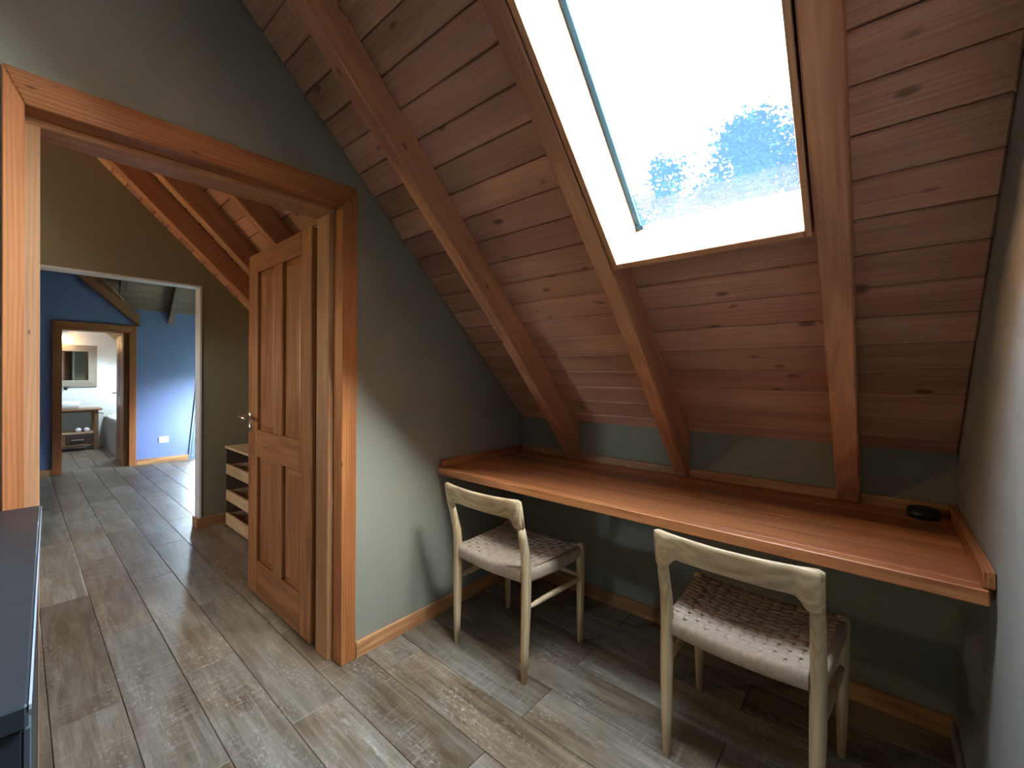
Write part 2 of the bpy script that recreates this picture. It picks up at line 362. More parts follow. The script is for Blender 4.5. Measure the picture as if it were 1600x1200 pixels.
# bedroom: blue wall with bath door and a slanted window
X3 = -7.72
sl = lambda z: 1.651 + .0911*z                           # slanted edge of the window
dl, dr, dt = .345, 1.0, 1.83
polys = [[(-1.9, 0), (dl, 0), (dl, roofz(dl)), (RIDGE_Y, RZ), (-1.9, rear_top)],
         [(dl, dt), (dr, dt), (dr, roofz(dr)), (dl, roofz(dl))],
         [(dr, 0), (sl(0), 0), (sl(2.13), 2.13), (1.01, 2.13), (dr, roofz(dr))],
         [(sl(1.25), 1.25), (1.95, 1.25), (1.95, 2.13), (sl(2.13), 2.13)], [(1.95, 0), (2.7, 0), (2.7, 2.13), (1.95, 2.13)]]
tag(multi_prism('wall_bedroom', polys, X3-.18, X3, m_blue, YZ), kind='structure')
tag(multi_prism('wall_bedroom_gable', [[(X3-.18, 0), (-7.2, 0), (-7.2, 3.0), (X3-.18, 2.2)], [(-6.2, 0), (X2-.12, 0), (X2-.12, 2.2), (-6.0, 3.9), (-6.2, 3.85)],
     [(-7.2, 0), (-6.2, 0), (-6.2, .45), (-7.2, .45)], [(-7.2, 1.3), (-6.2, 1.3), (-6.2, 3.85), (-7.2, 3.0)]], -2.75, -2.62, m_blue, XZ), kind='structure')
tag(multi_prism('wall_bedroom_side', [[(2.15, 0), (2.75, 0), (2.75, 2.25), (1.0, 2.25), (2.15, .99)]], X2-.12, X2-.05, m_blue, YZ), kind='structure')
tag(multi_prism('wall_bedroom_rear', [[(X3-.18, 0), (X2, 0), (X2, rear_top+.1), (X3-.18, rear_top+.1)]], 1.9, 2.02, m_blue, XZ), kind='structure')
# bathroom shell
tag(prism('wall_bath_back', [(-.6, 0), (1.62, 0), (1.62, roofz(1.62)), (-.6, RZ)], -10.34, -10.2, m_cream, None, YZ), kind='structure')
tag(prism('wall_bath_right', [(-10.3, 0), (X3-.18, 0), (X3-.18, 1.6), (-10.3, 1.6)], -1.72, -1.6, m_cream, None, XZ), kind='structure')
tag(prism('wall_bath_left', [(-10.3, 0), (X3-.18, 0), (X3-.18, 3.7), (-10.3, 3.7)], .6, .7, m_cream, None, XZ), kind='structure')

# roof slab = the ceiling object; planks and rafters are its parts
bm = bmesh.new()
def slab(x0, x1, a0, a1):                                # in the roof's own frame
    bm_fs = bm_box(bm, (x0, a0, .02), (x1, a1, .13))
A_TOP, A_BOT = .98, 2.02                                  # skylight along the slope
LX0, LX1 = -.702, -.140
EA = (YB + .25)/R2
slab(-4.32, LX0, RIDGE_Y/R2, EA); slab(LX1, .36, RIDGE_Y/R2, EA); slab(LX0, LX1, RIDGE_Y/R2, A_TOP); slab(LX0, LX1, A_BOT, EA)
BX0, BX1, BA0, BA1 = -9.55, -8.95, 1.55, 2.0
slab(-10.35, BX0, RIDGE_Y/R2, 1.85/R2); slab(BX1, X3-.02, RIDGE_Y/R2, 1.85/R2); slab(BX0, BX1, RIDGE_Y/R2, BA0); slab(BX0, BX1, BA1, 1.85/R2)
for f in bm.faces: pass
ceiling = from_bm('ceiling', bm, m_slab, None, ROOF); tag(ceiling, kind='structure')
bm = bmesh.new()
bm_box(bm, (-10.35, 0, .0), (.36, 2.2, .12))
tag(from_bm('ceiling_rear', bm, m_ceil, None, frame((0, RIDGE_Y, RZ), (1, 0, 0), (0, -R2, -R2), (0, -R2, R2))), kind='structure')
# bedroom bay: a cross gable whose slopes rise from the blue wall and from the hall wall
bm = bmesh.new()
for pts in ([(X3-.1, 1.14, 2.03), (X3-.1, 2.8, 2.03), (-6.02, 2.8, 3.83), (-6.02, -.66, 3.83)], [(X2-.1, 1.06, 2.12), (-6.02, -.66, 3.83), (-6.02, 2.8, 3.83), (X2-.1, 2.8, 2.12)],
            [(X3-.02, 1.06, 2.08), (-6.02, -.66, 3.8), (X3-.02, -.66, 3.8)], [(X2-.1, 1.06, 2.08), (X2-.1, -.66, 3.8), (-6.02, -.66, 3.8)]):
    a = [bm.verts.new(p) for p in pts]; b = [bm.verts.new((p[0], p[1], p[2]+.08)) for p in pts]
    bm.faces.new(a); bm.faces.new(b[::-1])
    for i in range(len(pts)): bm.faces.new((a[i], b[i], b[(i+1) % len(pts)], a[(i+1) % len(pts)]))
cb = tag(from_bm('ceiling_bedroom', bm, m_ceil), kind='structure')

PITCH = .0787/R2
seam0 = .756/R2
def ceil_rows():
    k = -16
    while True:
        a0 = seam0 + k*PITCH
        if a0 > YB/R2: return
        yield a0, min(a0 + PITCH, (YB-.001)/R2)
        k += 1
for a0, a1 in ceil_rows():
    g = .0015; jit = random.uniform(0, .0012)
    lo, hi = (.0 + jit), .02
    cuts = [(X2, -1.94)]
    if a1 <= A_TOP or a0 >= A_BOT: cuts.append((XL, XR))
    else: cuts += [(XL, LX0), (LX1, XR)]
    for x0, x1 in cuts:
        o0, o1 = a0, a1
        if x0 == XL and x1 == XR:
            pass
        board('plank', (x0+.001, o0+g, lo), (x1-.001, o1-g, hi), m_ceil, ceiling, 'x', .0045)
    if a0 < A_BOT < a1 and a1 - A_BOT > .03: board('plank', (LX0, A_BOT+.001, lo), (LX1, a1-g, hi), m_ceil, ceiling, 'x', .004)
    if a0 < A_TOP < a1 and A_TOP - a0 > .03: board('plank', (LX0, a0+g, lo), (LX1, A_TOP-.001, hi), m_ceil, ceiling, 'x', .004)
for k in range(9):                                         # bathroom ceiling boards near its low end
    a0 = 1.0 + k*.13
    for x0, x1 in ((-10.2, BX0), (BX1, X3-.18)) if BA0 < a0+.13 and a0 < BA1 else ((-10.2, X3-.18),):
        board('plank', (x0, a0+.001, .0), (x1, a0+.129, .02), m_pale, ceiling, 'x', .004)
def rafter(x0, x1, s_un=2.96, y_start=RIDGE_Y, foot=None, y_end=None, mat=m_raft):
    """profile in the roof frame (down-slope a, out n), pulled along x"""
    def an(y, z): dy, dz = y, z - S0; return ((dy - dz)*R2, (dy + dz)*R2)
    n0 = (s_un - S0)*R2
    if foot: pr = [an(y_start, S0 - y_start), (an(y_start, S0-y_start)[0], n0), an(1.5, s_un-1.5), an(2.118, .7765), an(2.148, .7765), an(2.148, S0-2.148)]
    else: pr = [an(y_start, S0-y_start), (an(y_start, S0-y_start)[0], n0), an(y_end, s_un-y_end), an(y_end, S0-y_end)]
    # local x = along the slope, so that the grain follows it
    m = frame((0, 0, 0), (0, 1, 0), (0, 0, 1), (1, 0, 0))
    return prism('rafter', pr, x0, x1, mat, ceiling, m, .004)
rafter(-1.397, -1.336, foot=True); rafter(-.770, -.708, foot=True); rafter(-.134, -.063, foot=True)
for x0 in (-3.70, -3.245, -2.68): rafter(x0, x0+.075, y_end=2.14, s_un=2.955)
rafter(X3+.002, X3+.11, y_start=.2, y_end=1.092, s_un=2.985, mat=m_dark_in if False else m_raft)
rafter(-10.19, -10.11, y_start=.5, y_end=1.59, s_un=2.97, mat=m_pale)
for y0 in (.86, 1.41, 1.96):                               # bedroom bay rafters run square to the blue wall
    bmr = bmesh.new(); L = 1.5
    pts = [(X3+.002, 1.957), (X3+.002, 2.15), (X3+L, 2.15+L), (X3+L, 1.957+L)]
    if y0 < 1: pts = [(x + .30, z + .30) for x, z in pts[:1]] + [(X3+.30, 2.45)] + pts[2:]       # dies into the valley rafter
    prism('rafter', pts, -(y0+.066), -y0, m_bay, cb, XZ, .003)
BAY = frame((X3, 0, 2.13), (0, 1, 0), (R2, 0, R2), (R2, 0, -R2))       # local: y, distance up the slope, inwards
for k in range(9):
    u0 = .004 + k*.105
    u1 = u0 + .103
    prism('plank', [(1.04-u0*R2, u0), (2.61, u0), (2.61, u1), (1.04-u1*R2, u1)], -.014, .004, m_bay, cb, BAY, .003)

# ------------------------------------------------------------------ skylight
win = tag(empty('window_1'), kind='structure')
win.matrix_world = ROOF
NG = .10
board('lining', (LX0, A_TOP+.02, -.127), (LX0+.020, A_BOT, NG+.02), m_lin, win, 'y', .0015)
board('lining', (LX1-.015, A_TOP+.02, -.127), (LX1, A_BOT, NG+.02), m_lin, win, 'y', .0015)
board('lining', (LX0+.0205, A_BOT-.02, -.127), (LX1-.0155, A_BOT, NG+.02), m_lin, win, 'x', .0015)
board('lining', (LX0, A_TOP, -.127), (LX1, A_TOP+.02, NG+.02), m_lin, win, 'x', .0015)
board('seal', (LX0+.0205, A_TOP+.021, NG-.012), (LX0+.041, A_BOT-.021, NG-.002), m_seal, win, 'y', .001)
tag(board('corner_clip', (LX0+.0205, A_BOT-.04, NG-.016), (LX0+.05, A_BOT-.021, NG-.0122), m_seal, win, 'x', .002), label='grey corner clip of the glass seal')
board('pane', (LX0+.018, A_TOP+.018, NG), (LX1-.013, A_BOT-.018, NG+.006), m_gsky, win, 'x', 0)

# ------------------------------------------------------------------ door_1: pine casing and open four-panel leaf
d1 = tag(empty('door_1'), kind='structure')
XC0, XC1 = -1.835, -1.755
def casing(name, poly, ax, mat, x0=XC0, x1=XC1, parent=d1):
    # the polygon is given in (y, z); local x follows the grain axis
    if ax == 'z': pl = [(z, -y) for y, z in poly]; m = frame((0, 0, 0), (0, 0, 1), (0, -1, 0), (1, 0, 0))
    else: pl = poly; m = YZ
    return prism(name, pl, x0, x1, mat, parent, m, .003)
casing('casing', [(-.027, 0), (.0135, 0), (.0135, 1.985), (-.027, 2.075)], 'z', m_case)
casing('casing', [(.915, 0), (.983, 0), (.983, 2.075), (.915, 1.985)], 'z', m_case)
casing('casing', [(-.027, 2.0755), (.983, 2.0755), (.915, 1.9855), (.0135, 1.9855)], 'y', m_case)
casing('jamb', [(-.0045, 0), (.044, 0), (.044, 1.966), (-.0045, 1.966)], 'z', m_jamb, -1.95, XC0-.0005)
casing('jamb', [(.893, 0), (.929, 0), (.929, 1.966), (.893, 1.966)], 'z', m_jamb, -1.95, XC0-.0005)
casing('jamb', [(-.0045, 1.966), (.929, 1.966), (.929, 1.994), (-.0045, 1.994)], 'y', m_jamb, -1.95, XC0-.0005)
leaf = empty('leaf'); leaf.parent = d1
LY0, LY1 = .886, .924
lx0, lx1 = -2.80, -1.99
for n, lo, hi, al in (('stile', (lx0, LY0, .012), (-2.665, LY1, 1.942), 'z'), ('stile', (-2.106, LY0, .012), (lx1, LY1, 1.942), 'z'),
                      ('stile', (-2.435, LY0+.0005, .205), (-2.322, LY1-.0005, .793), 'z'), ('stile', (-2.435, LY0+.0005, .945), (-2.322, LY1-.0005, 1.832), 'z'),
                      ('rail', (-2.6645, LY0+.0003, 1.832), (-2.1065, LY1-.0003, 1.942), 'x'), ('rail', (-2.6645, LY0+.0003, .793), (-2.1065, LY1-.0003, .945), 'x'),
                      ('rail', (-2.6645, LY0+.0003, .012), (-2.1065, LY1-.0003, .205), 'x')):
    board(n, lo, hi, m_leaf, leaf, al, .004)
for x0, x1 in ((-2.665, -2.435), (-2.322, -2.106)):
    for z0, z1 in ((.205, .793), (.945, 1.832)):
        bm = bmesh.new()                                   # fielded panel: thin edge, raised field
        def rect(i, y): return [Vector((x0+i, y, z0+i)), Vector((x1-i, y, z0+i)), Vector((x1-i, y, z1-i)), Vector((x0+i, y, z1-i))]
        loft(bm, [rect(0, .922), rect(0, .9045), rect(.012, .9045), rect(.03, .8965)])
        cx, cz = (x0+x1)/2, (z0+z1)/2
        for v_ in bm.verts: v_.co = Vector((v_.co.z-cz, v_.co.y, -(v_.co.x-cx)))
        from_bm('panel', bm, m_leaf, leaf, frame((cx, 0, cz), (0, 0, 1), (0, 1, 0), (-1, 0, 0)))
hd = tube('handle', [(-2.77, .884, 1.02), (-2.77, .86, 1.02), (-2.769, .836, 1.02), (-2.76, .829, 1.019), (-2.72, .827, 1.017), (-2.66, .828, 1.012)], [.008, .008, .0085, .009, .0095, .007], m_brass, leaf, 10)
tag(hd, label='nickel lever handle')
for zc in (1.02, .953):
    r_ = lathe('escutcheon', [(.026, 0), (.027, .004), (.022, .009), (.012, .011)], m_brass, leaf, 20, frame((-2.77, .886, zc), (1, 0, 0), (0, 0, 1), (0, -1, 0)))
    tag(r_, label='round nickel escutcheon')
board('keyhole', (-2.773, .8735, .942), (-2.767, .8755, .966), m_hole, leaf, 'z', 0)
for zc in (.25, .98, 1.72):
    tag(tube('hinge', [(-1.972, .93, zc-.05), (-1.972, .93, zc+.05)], .008, m_iron, leaf, 8), label='dark steel hinge')

# ------------------------------------------------------------------ baseboards
bbl = tag(empty('baseboard_left'), kind='structure')
board('board', (XL, .987, 0), (XL+.014, YB-.001, .072), m_base, bbl, 'y', .002)
bbb = tag(empty('baseboard_back'), kind='structure')
board('board', (XL+.015, YB-.014, 0), (XR-.001, YB, .072), m_base, bbb, 'x', .002)
tag(board('baseboard_right', (XR-.012, 1.3, 0), (XR, YB-.015, .072), m_wallr, None, 'y', .002), kind='structure')
tag(board('baseboard_hall', (X2, .975, 0), (X2+.014, 1.6, .085), m_base, None, 'y', .002), kind='structure')
tag(board('baseboard_hall_return', (X2-.125, .955, 0), (X2+.014, .9745, .085), m_base, None, 'x', .002), kind='structure')
tag(board('baseboard_bedroom', (X3, 1.075, 0), (X3+.014, 1.655, .075), m_base, None, 'y', .002), kind='structure')
tag(board('baseboard_bedroom_left', (X3, -1.2, 0), (X3+.014, .285, .075), m_base, None, 'y', .002), kind='structure')

# ------------------------------------------------------------------ desk
desk = tag(empty('desk', (-.785, 1.8, .775)), 'long reddish wooden desk with low upstand running under the sloped ceiling', 'desk')
def dk(name, lo, hi, mat, al, bev=.003):
    o = desk.location
    return board(name, [a-b for a, b in zip(lo, o)], [a-b for a, b in zip(hi, o)], mat, desk, al, bev)
ys = [1.45, 1.49, 1.62, 1.755, 1.885, 2.015, 2.149]
for i, (a, b) in enumerate(zip(ys, ys[1:])):
    dk('front_edge' if i == 0 else 'board', (XL+.001, a+.0004, .738 if i == 0 else .742), (XR-.012 if i == 0 else XR-.001, b-.0004, .775 - (0 if i % 2 else .0006)), m_desk, 'x', .003 if i == 0 else .0012)
dk('upstand', (XL+.001, 1.462, .7755), (XL+.022, 2.149, .815), m_desk, 'y', .002)
dk('upstand', (XR-.022, 1.462, .7755), (XR-.001, 2.149, .815), m_desk, 'y', .002)
for x0, x1 in ((XL+.0225, -1.398), (-1.335, -.771), (-.707, -.135), (-.062, XR-.0225)):
    dk('upstand', (x0, 2.128, .7755), (x1, 2.149, .815), m_base, 'x', .002)
dk('support_batten', (XL+.001, 1.62, .70), (XL+.03, 2.14, .7415), m_desk, 'y')
dk('support_batten', (XR-.03, 1.62, .70), (XR-.001, 2.14, .7415), m_desk, 'y')
dk('support_batten', (XL+.035, 2.12, .70), (XR-.035, 2.149, .7415), m_desk, 'x')

puck = lathe('smart_speaker', [(.037, 0), (.043, .004), (.045, .014), (.043, .028), (.036, .035), (.018, .039), (.002, .0395)], m_puck, None, 32, Matrix.Translation((.108, 2.055, .7755)))
tag(puck, 'small round black device lying in the right back corner of the desk', 'speaker')

# ------------------------------------------------------------------ chairs
def make_chair():
    c = empty('dining_chair')
    def rear(s):
        pts = [(s*.203, 0, 0), (s*.205, .002, .12), (s*.207, .006, .30), (s*.207, .008, .44), (s*.207, 0, .53), (s*.208, -.018, .60), (s*.208, -.031, .646)]
        return tube('leg', pts, [.012, .0165, .0205, (.0205, .022), (.0195, .02), (.0185, .017), (.0180, .0145)], m_teak, c, 12)
    def front(s):
        pts = [(s*.228, .39, 0), (s*.229, .389, .15), (s*.23, .387, .33), (s*.23, .386, .44), (s*.23, .386, .462), (s*.23, .386, .470)]
        return tube('leg', pts, [.012, .0165, .02, .0205, .0195, .012], m_teak, c, 12)
    for s in (-1, 1): rear(s)
    for s in (-1, 1): front(s)
    # crest rail, bowed backwards, running down into the rear posts
    bm = bmesh.new(); rings = []
    N = 34
    for i in range(N+1):
        x = -.226 + .452*i/N; u = abs(x)/.226
        top = .763 + .005*u**2
        f = min(1, max(0, (abs(x)-.160)/.034)); f = f*f*(3-2*f)
        bot = .676 - .036*f
        if i in (0, N): top -= .006; bot += .004
        yc_t = -.056 - .024*(1-u**2); yc_b = -.034 - .024*(1-u**2)*.9
        th = .0098 + .0045*f
        if i in (0, N): th *= .6
        ax = Vector((0, 1, 0)); mid = Vector((x, (yc_t+yc_b)/2, (top+bot)/2)); h = (top-bot)/2
        ay = Vector((0, yc_t-yc_b, top-bot)).normalized()
        rings.append(ring(mid, th, h, 16, ax, ay, 3.2))
    loft(bm, rings); from_bm('crest_rail', bm, m_teakx, c, None, True)
    # stretchers
    zs = .306
    tap = [.0075, .011, .0125, .011, .0075]
    def stretch(a, b):
        a, b = Vector(a), Vector(b)
        tube('stretcher', [a.lerp(b, t) for t in (0, .2, .5, .8, 1)], tap, m_teakx, c, 10)
    stretch((-.207, .006, zs), (-.230, .387, zs)); stretch((.207, .006, zs), (.230, .387, zs)); stretch((-.23, .387, .318), (.23, .387, .318))
    # seat: four cord-wrapped rails and a woven top
    seat = None
    bm = bmesh.new()
    def wrap(a, b, n, w_, h):
        a, b = Vector(a), Vector(b); d = (b-a).normalized(); side = d.cross(Vector((0, 0, 1))); rings = []
        for i in range(n*4+1):
            t = i/(n*4); k = 1 + (.06 if i % 4 in (0, 1, 3) else -.12)
            sag = -.010*math.sin(math.pi*t)
            rings.append(ring(a.lerp(b, t) + Vector((0, 0, sag)), w_*k, h*(.97+.03*k), 12, side, (0, 0, 1), 3.5))
        loft(bm, rings)
    wrap((-.186, .008, .434), (.186, .008, .434), 40, .016, .027)
    wrap((-.21, .387, .434), (.21, .387, .434), 50, .015, .026)
    wrap((-.208, .028, .436), (-.229, .368, .436), 42, .0145, .026)
    wrap((.208, .028, .436), (.229, .368, .436), 42, .0145, .026)
    seat = from_bm('seat', bm, m_cord, c, None, True)
    def dish(x, y): return -.012*(1-(x/.23)**2)*max(0, 1-((y-.19)/.21)**2) - .010*(1-(x/.2)**2)
    nl, nf = 14, 12
    yl = [.022 + (.35)*i/(nl-1) for i in range(nl)]
    def strand(pts, wdir, hw):
        b = bmesh.new(); wv = Vector(wdir); loft(b, [ring(p, hw, .0021, 8, wv, (0, 0, 1), 3.0) for p in pts])
        from_bm('strand', b, m_cord, seat, None, True)
    halfw = lambda y: .205 + .022*y/.387
    for i, y in enumerate(yl):
        pts = []
        M_ = nf*4
        for k in range(M_+1):
            t = k/M_; x = (-1+2*t)*halfw(y)
            ph = math.sin(math.pi*(t*(nf)) + math.pi*(i % 2)); edge = min(1, 8*min(t, 1-t))
            pts.append((x, y, .4605 + dish(x, y) + .0025*ph*edge))
        strand(pts, (0, 1, 0), .0115)
    for j in range(nf):
        t = (j+.5)/nf; pts = []
        M_ = nl*4
        for k in range(M_+1):
            q = k/M_; y = .002 + .392*q; x = (-1+2*t)*halfw(y)*.93
            ph = -math.sin(math.pi*(nl-1)*(y-.022)/.35 + math.pi/2 + math.pi*(j % 2)) ; edge = min(1, 10*min(q, 1-q))
            pts.append((x, y, .4605 + dish(x, y) + .0025*ph*edge))
        strand(pts, (1, 0, 0), .0134)
    return c
def copy_tree(o, parent=None):
    c = o.copy(); col.objects.link(c)
    if parent: c.parent = parent
    for ch in list(o.children): copy_tree(ch, c)
    return c
ch1 = make_chair(); ch2 = copy_tree(ch1)
ch1.location = (-1.306, 1.360, 0); ch1.rotation_euler = (0, 0, 0)
ch2.location = (-.333, 1.412, 0); ch2.rotation_euler = (0, 0, math.radians(-1.2))
tag(ch1, 'pale wooden chair with woven cord seat under the desk end nearer the door', 'chair', 'woven seat chairs at the desk')
tag(ch2, 'pale wooden chair with woven cord seat under the right half of the desk', 'chair', 'woven seat chairs at the desk')

# ------------------------------------------------------------------ black cabinet left of the door
ang = math.atan2(.009-.044, -.70+1.735)
cab = tag(empty('cabinet', (-.700, .009, 0), ang), 'dusty black cabinet with a flat top standing left of the door casing', 'cabinet')
D = 1.03
board('top', (-D, -1.0, .872), (0, 0, .90), m_black, cab, 'x', .003)
board('side_panel', (-D+.01, -.03, .06), (-.004, -.004, .8715), m_black, cab, 'x', .002)
board('side_panel', (-D+.01, -1.0, .06), (-.004, -.975, .8715), m_black, cab, 'x', .002)
board('back_panel', (-D+.012, -.97, .06), (-D+.03, -.035, .8715), m_black, cab, 'y', .001)
for i in range(2): board('door', (-.022, -.972+.469*i, .07), (-.003, -.972+.469*i+.466, .868), m_black, cab, 'z', .003)
board('plinth', (-D+.02, -.98, 0), (-.04, -.012, .06), m_black, cab, 'x', .001)
tag(board('highlight_strip', (-D, .0002, .893), (-.001, .0022, .8985), plain('edge_highlight', (.33, .36, .40), .4), cab, 'x', 0), label='pale strip for the edge highlight along the top')  # the highlight along the top edge is put in as a thin pale strip
board('trim_strip', (-.03, -.0038, .06), (-.004, .0015, .8715), plain('dark_grey_trim', (.06, .07, .085), .4), cab, 'z', .0006)

# ------------------------------------------------------------------ hall drawers behind the door
dr = tag(empty('drawer_unit', (-3.65, 1.35, 0)), 'open-fronted drawer unit with pale fronts behind the door against the hall wall', 'drawers')
def db(name, lo, hi, mat, al, parent=None, bev=.002):
    o = dr.location
    return board(name, [a-b for a, b in zip(lo, o)], [a-b for a, b in zip(hi, o)], mat, parent or dr, al, bev)
ux0, ux1 = -4.12, -3.22
db('side_panel', (ux0, 1.135, 0), (ux0+.018, 1.60, .644), m_dark_in, 'z'); db('side_panel', (ux1-.018, 1.135, 0), (ux1, 1.60, .644), m_dark_in, 'z')
db('back_panel', (ux0+.018, 1.585, 0), (ux1-.018, 1.598, .644), m_dark_in, 'z')
db('top', (ux0-.003, 1.13, .645), (ux1+.003, 1.60, .663), m_pale, 'x')
for z0, z1 in ((.436, .518), (.220, .306), (.02, .115)):
    d_ = db('drawer', (ux0+.03, 1.131, z0), (ux1-.03, 1.148, z1), m_pale, 'x')
    m = d_.matrix_basis.inverted()
    def sub(name, lo, hi, al):
        o = dr.location; ob = board(name, [a-b for a, b in zip(lo, o)], [a-b for a, b in zip(hi, o)], m_pale, None, al, .001)
        mw = ob.matrix_world.copy(); ob.parent = d_; ob.matrix_basis = m @ mw
    sub('drawer_bottom', (ux0+.03, 1.149, z0+.006), (ux1-.03, 1.56, z0+.014), 'y')
    sub('drawer_side', (ux0+.03, 1.149, z0+.015), (ux0+.042, 1.56, z1-.01), 'y'); sub('drawer_side', (ux1-.042, 1.149, z0+.015), (ux1-.03, 1.56, z1-.01), 'y')

# ------------------------------------------------------------------ bedroom details
wn2 = tag(empty('window_2'), kind='structure')
def slant(name, i0, i1, x0, x1, mat):
    """one bent strip of the slanted frame: left slanted member and bottom member"""
    a = sl
    P = [(a(0)+i0, i0), (1.95, i0), (1.95, i1), (a(i1)+i1, i1), (a(1.24)+i1, 1.24), (a(1.24)+i0, 1.24)]
    return prism(name, P, x0, x1, mat, wn2, YZ, 0)
slant('frame', .0, .022, X3+.001, X3+.016, m_frame); slant('frame', .032, .054, X3-.03, X3+.008, m_frame); slant('frame', .064, .086, X3-.05, X3, m_frame)
slant('frame', .0, .105, X3-.09, X3-.056, plain('blue_grey_seal', (.10, .16, .22), .6))
prism('pane', [(sl(.10)+.10, .10), (1.95, .10), (1.95, 1.24), (sl(1.24)+.10, 1.24)], X3-.11, X3-.105, m_gwin, wn2, YZ)
wn3 = tag(empty('window_3'), kind='structure')
for x0, x1 in ((-7.2, -7.14), (-6.26, -6.2)): board('frame', (x0, 2.64, .45), (x1, 2.72, 1.3), m_white, wn3, 'z')
for z0, z1 in ((.45, .51), (1.24, 1.3)): board('frame', (-7.139, 2.64, z0), (-6.261, 2.72, z1), m_white, wn3, 'x')
board('pane', (-7.139, 2.675, .511), (-6.261, 2.681, 1.239), m_gwin, wn3, 'x', 0)
wn4 = tag(empty('window_4'), kind='structure')
for x0, x1 in ((-3.25, -3.22), (-2.93, -2.9)): board('frame', (x0, -1.99, 1.3), (x1, -1.93, 1.65), m_white, wn4, 'z')
for z0, z1 in ((1.3, 1.33), (1.62, 1.65)): board('frame', (-3.219, -1.99, z0), (-2.931, -1.93, z1), m_white, wn4, 'x')
board('pane', (-3.219, -1.963, 1.331), (-2.931, -1.957, 1.619), m_gwin, wn4, 'x', 0)

so = tag(empty('wall_socket', (X3, 1.368, .321)), 'white double socket plate low on the blue bedroom wall', 'socket')
board('plate', (0, -.056, -.043), (.009, .056, .043), m_white, so, 'y', .003)
for dy in (-.034, .0, .034):
    board('outlet', (.0092, dy-.013, -.018), (.0102, dy+.013, .018), m_cream, so, 'z', .001)

# ------------------------------------------------------------------ door_2 to the bathroom
d2 = tag(empty('door_2'), kind='structure')
casing('casing', [(.283, 0), (.369, 0), (.369, 1.803), (.283, 1.905)], 'z', m_case, X3-.06, X3+.022, d2)
casing('casing', [(.996, 0), (1.070, 0), (1.070, 1.905), (.996, 1.803)], 'z', m_case, X3-.06, X3+.022, d2)
casing('casing', [(.283, 1.9055), (1.070, 1.9055), (.996, 1.8035), (.369, 1.8035)], 'y', m_case, X3-.06, X3+.022, d2)
casing('jamb', [(.346, 0), (.369, 0), (.369, 1.80), (.346, 1.80)], 'z', m_jamb, X3-.18, X3-.0605, d2)
casing('jamb', [(.945, 0), (.9955, 0), (.9955, 1.80), (.945, 1.80)], 'z', m_jamb, X3-.18, X3-.035, d2)
casing('jamb', [(.346, 1.80), (.9955, 1.80), (.9955, 1.829), (.346, 1.829)], 'y', m_jamb, X3-.18, X3-.0605, d2)
lf2 = board('leaf', (-8.56, .966, .012), (-7.93, 1.002, 1.79), m_leaf, d2, 'z', .003)
m = lf2.matrix_basis.inverted()
for nm, pts, r in (('handle', [(-8.47, .965, .97), (-8.47, .92, .97), (-8.44, .915, .97), (-8.36, .915, .97)], .009), ('escutcheon', [(-8.47, .9655, .90), (-8.47, .958, .90)], .022), ('escutcheon', [(-8.47, .9655, .97), (-8.47, .958, .97)], .022)):
    tube(nm, [m @ Vector(p) for p in pts], r, m_brass, lf2, 10)
for x0, x1, z0, z1 in ((-8.47, -8.28, .2, .8), (-8.2, -8.02, .2, .8), (-8.47, -8.28, .92, 1.68), (-8.2, -8.02, .92, 1.68)):
    b_ = board('panel', (x0, .9625, z0), (x1, .9655, z1), m_leaf, None, 'z', .002); mw = b_.matrix_world.copy(); b_.parent = lf2; b_.matrix_basis = m @ mw

# ------------------------------------------------------------------ bathroom things
va = tag(empty('vanity', (-9.98, .45, 0)), 'wooden vanity with thick top, open shelf and one drawer in the bathroom', 'vanity')
def vb(name, lo, hi, mat, al, parent=None, bev=.003):
    o = va.location
    return board(name, [a-b for a, b in zip(lo, o)], [a-b for a, b in zip(hi, o)], mat, parent or va, al, bev)
vb('countertop', (-10.195, -.05, .648), (-9.77, .935, .676), m_drift, 'y')
for x0 in (-9.855, -10.19):
    for y0 in (.838, .0): vb('leg', (x0, y0, 0), (x0+.052, y0+.052, .6475), m_drift, 'z')
vb('apron', (-9.83, .053, .618), (-9.808, .837, .6475), m_drift, 'y')
vb('shelf', (-10.18, .055, .27), (-9.80, .836, .296), m_pale, 'y')
vb('bottom_rail', (-9.83, .053, .075), (-9.805, .837, .104), m_drift, 'y'); vb('side_rail', (-10.13, .85, .10), (-9.857, .87, .27), m_drift, 'x')
dv = vb('drawer', (-9.825, .51, .106), (-9.803, .836, .256), m_dark_in, 'y')
vb('drawer_stile', (-9.825, .053, .1045), (-9.806, .508, .269), m_drift, 'y')
m = dv.matrix_basis.inverted(); o_ = va.location
hb = board('handle', (-9.796-o_[0], .575-o_[1], .166), (-9.786-o_[0], .72-o_[1], .186), m_chrome, None, 'y', .002); mw = hb.matrix_world.copy(); hb.parent = dv; hb.matrix_basis = m @ mw
for yy in (.59, .70):
    q_ = board('post', (-9.803-o_[0], yy-o_[1]-.006, .17), (-9.7965-o_[0], yy-o_[1]+.006, .182), m_chrome, None, 'x', 0); mw = q_.matrix_world.copy(); q_.parent = dv; q_.matrix_basis = m @ mw
bas = empty('basin', (-9.96, .44, .6762)); tag(bas, 'white rectangular vessel basin with flared sides on the wooden vanity', 'basin')
bm = bmesh.new()
def rr(hx, hy, z): return ring((0, 0, z), hx, hy, 24, (1, 0, 0), (0, 1, 0), 5)
loft(bm, [rr(.12, .20, 0), rr(.13, .215, .012), rr(.165, .25, .115), rr(.158, .243, .118), rr(.125, .205, .03), rr(.06, .1, .02)])
from_bm('bowl', bm, m_ceramic, bas, None, True)
lathe('drain', [(.02, .0205), (.02, .023), (.01, .024)], m_chrome, bas, 16)
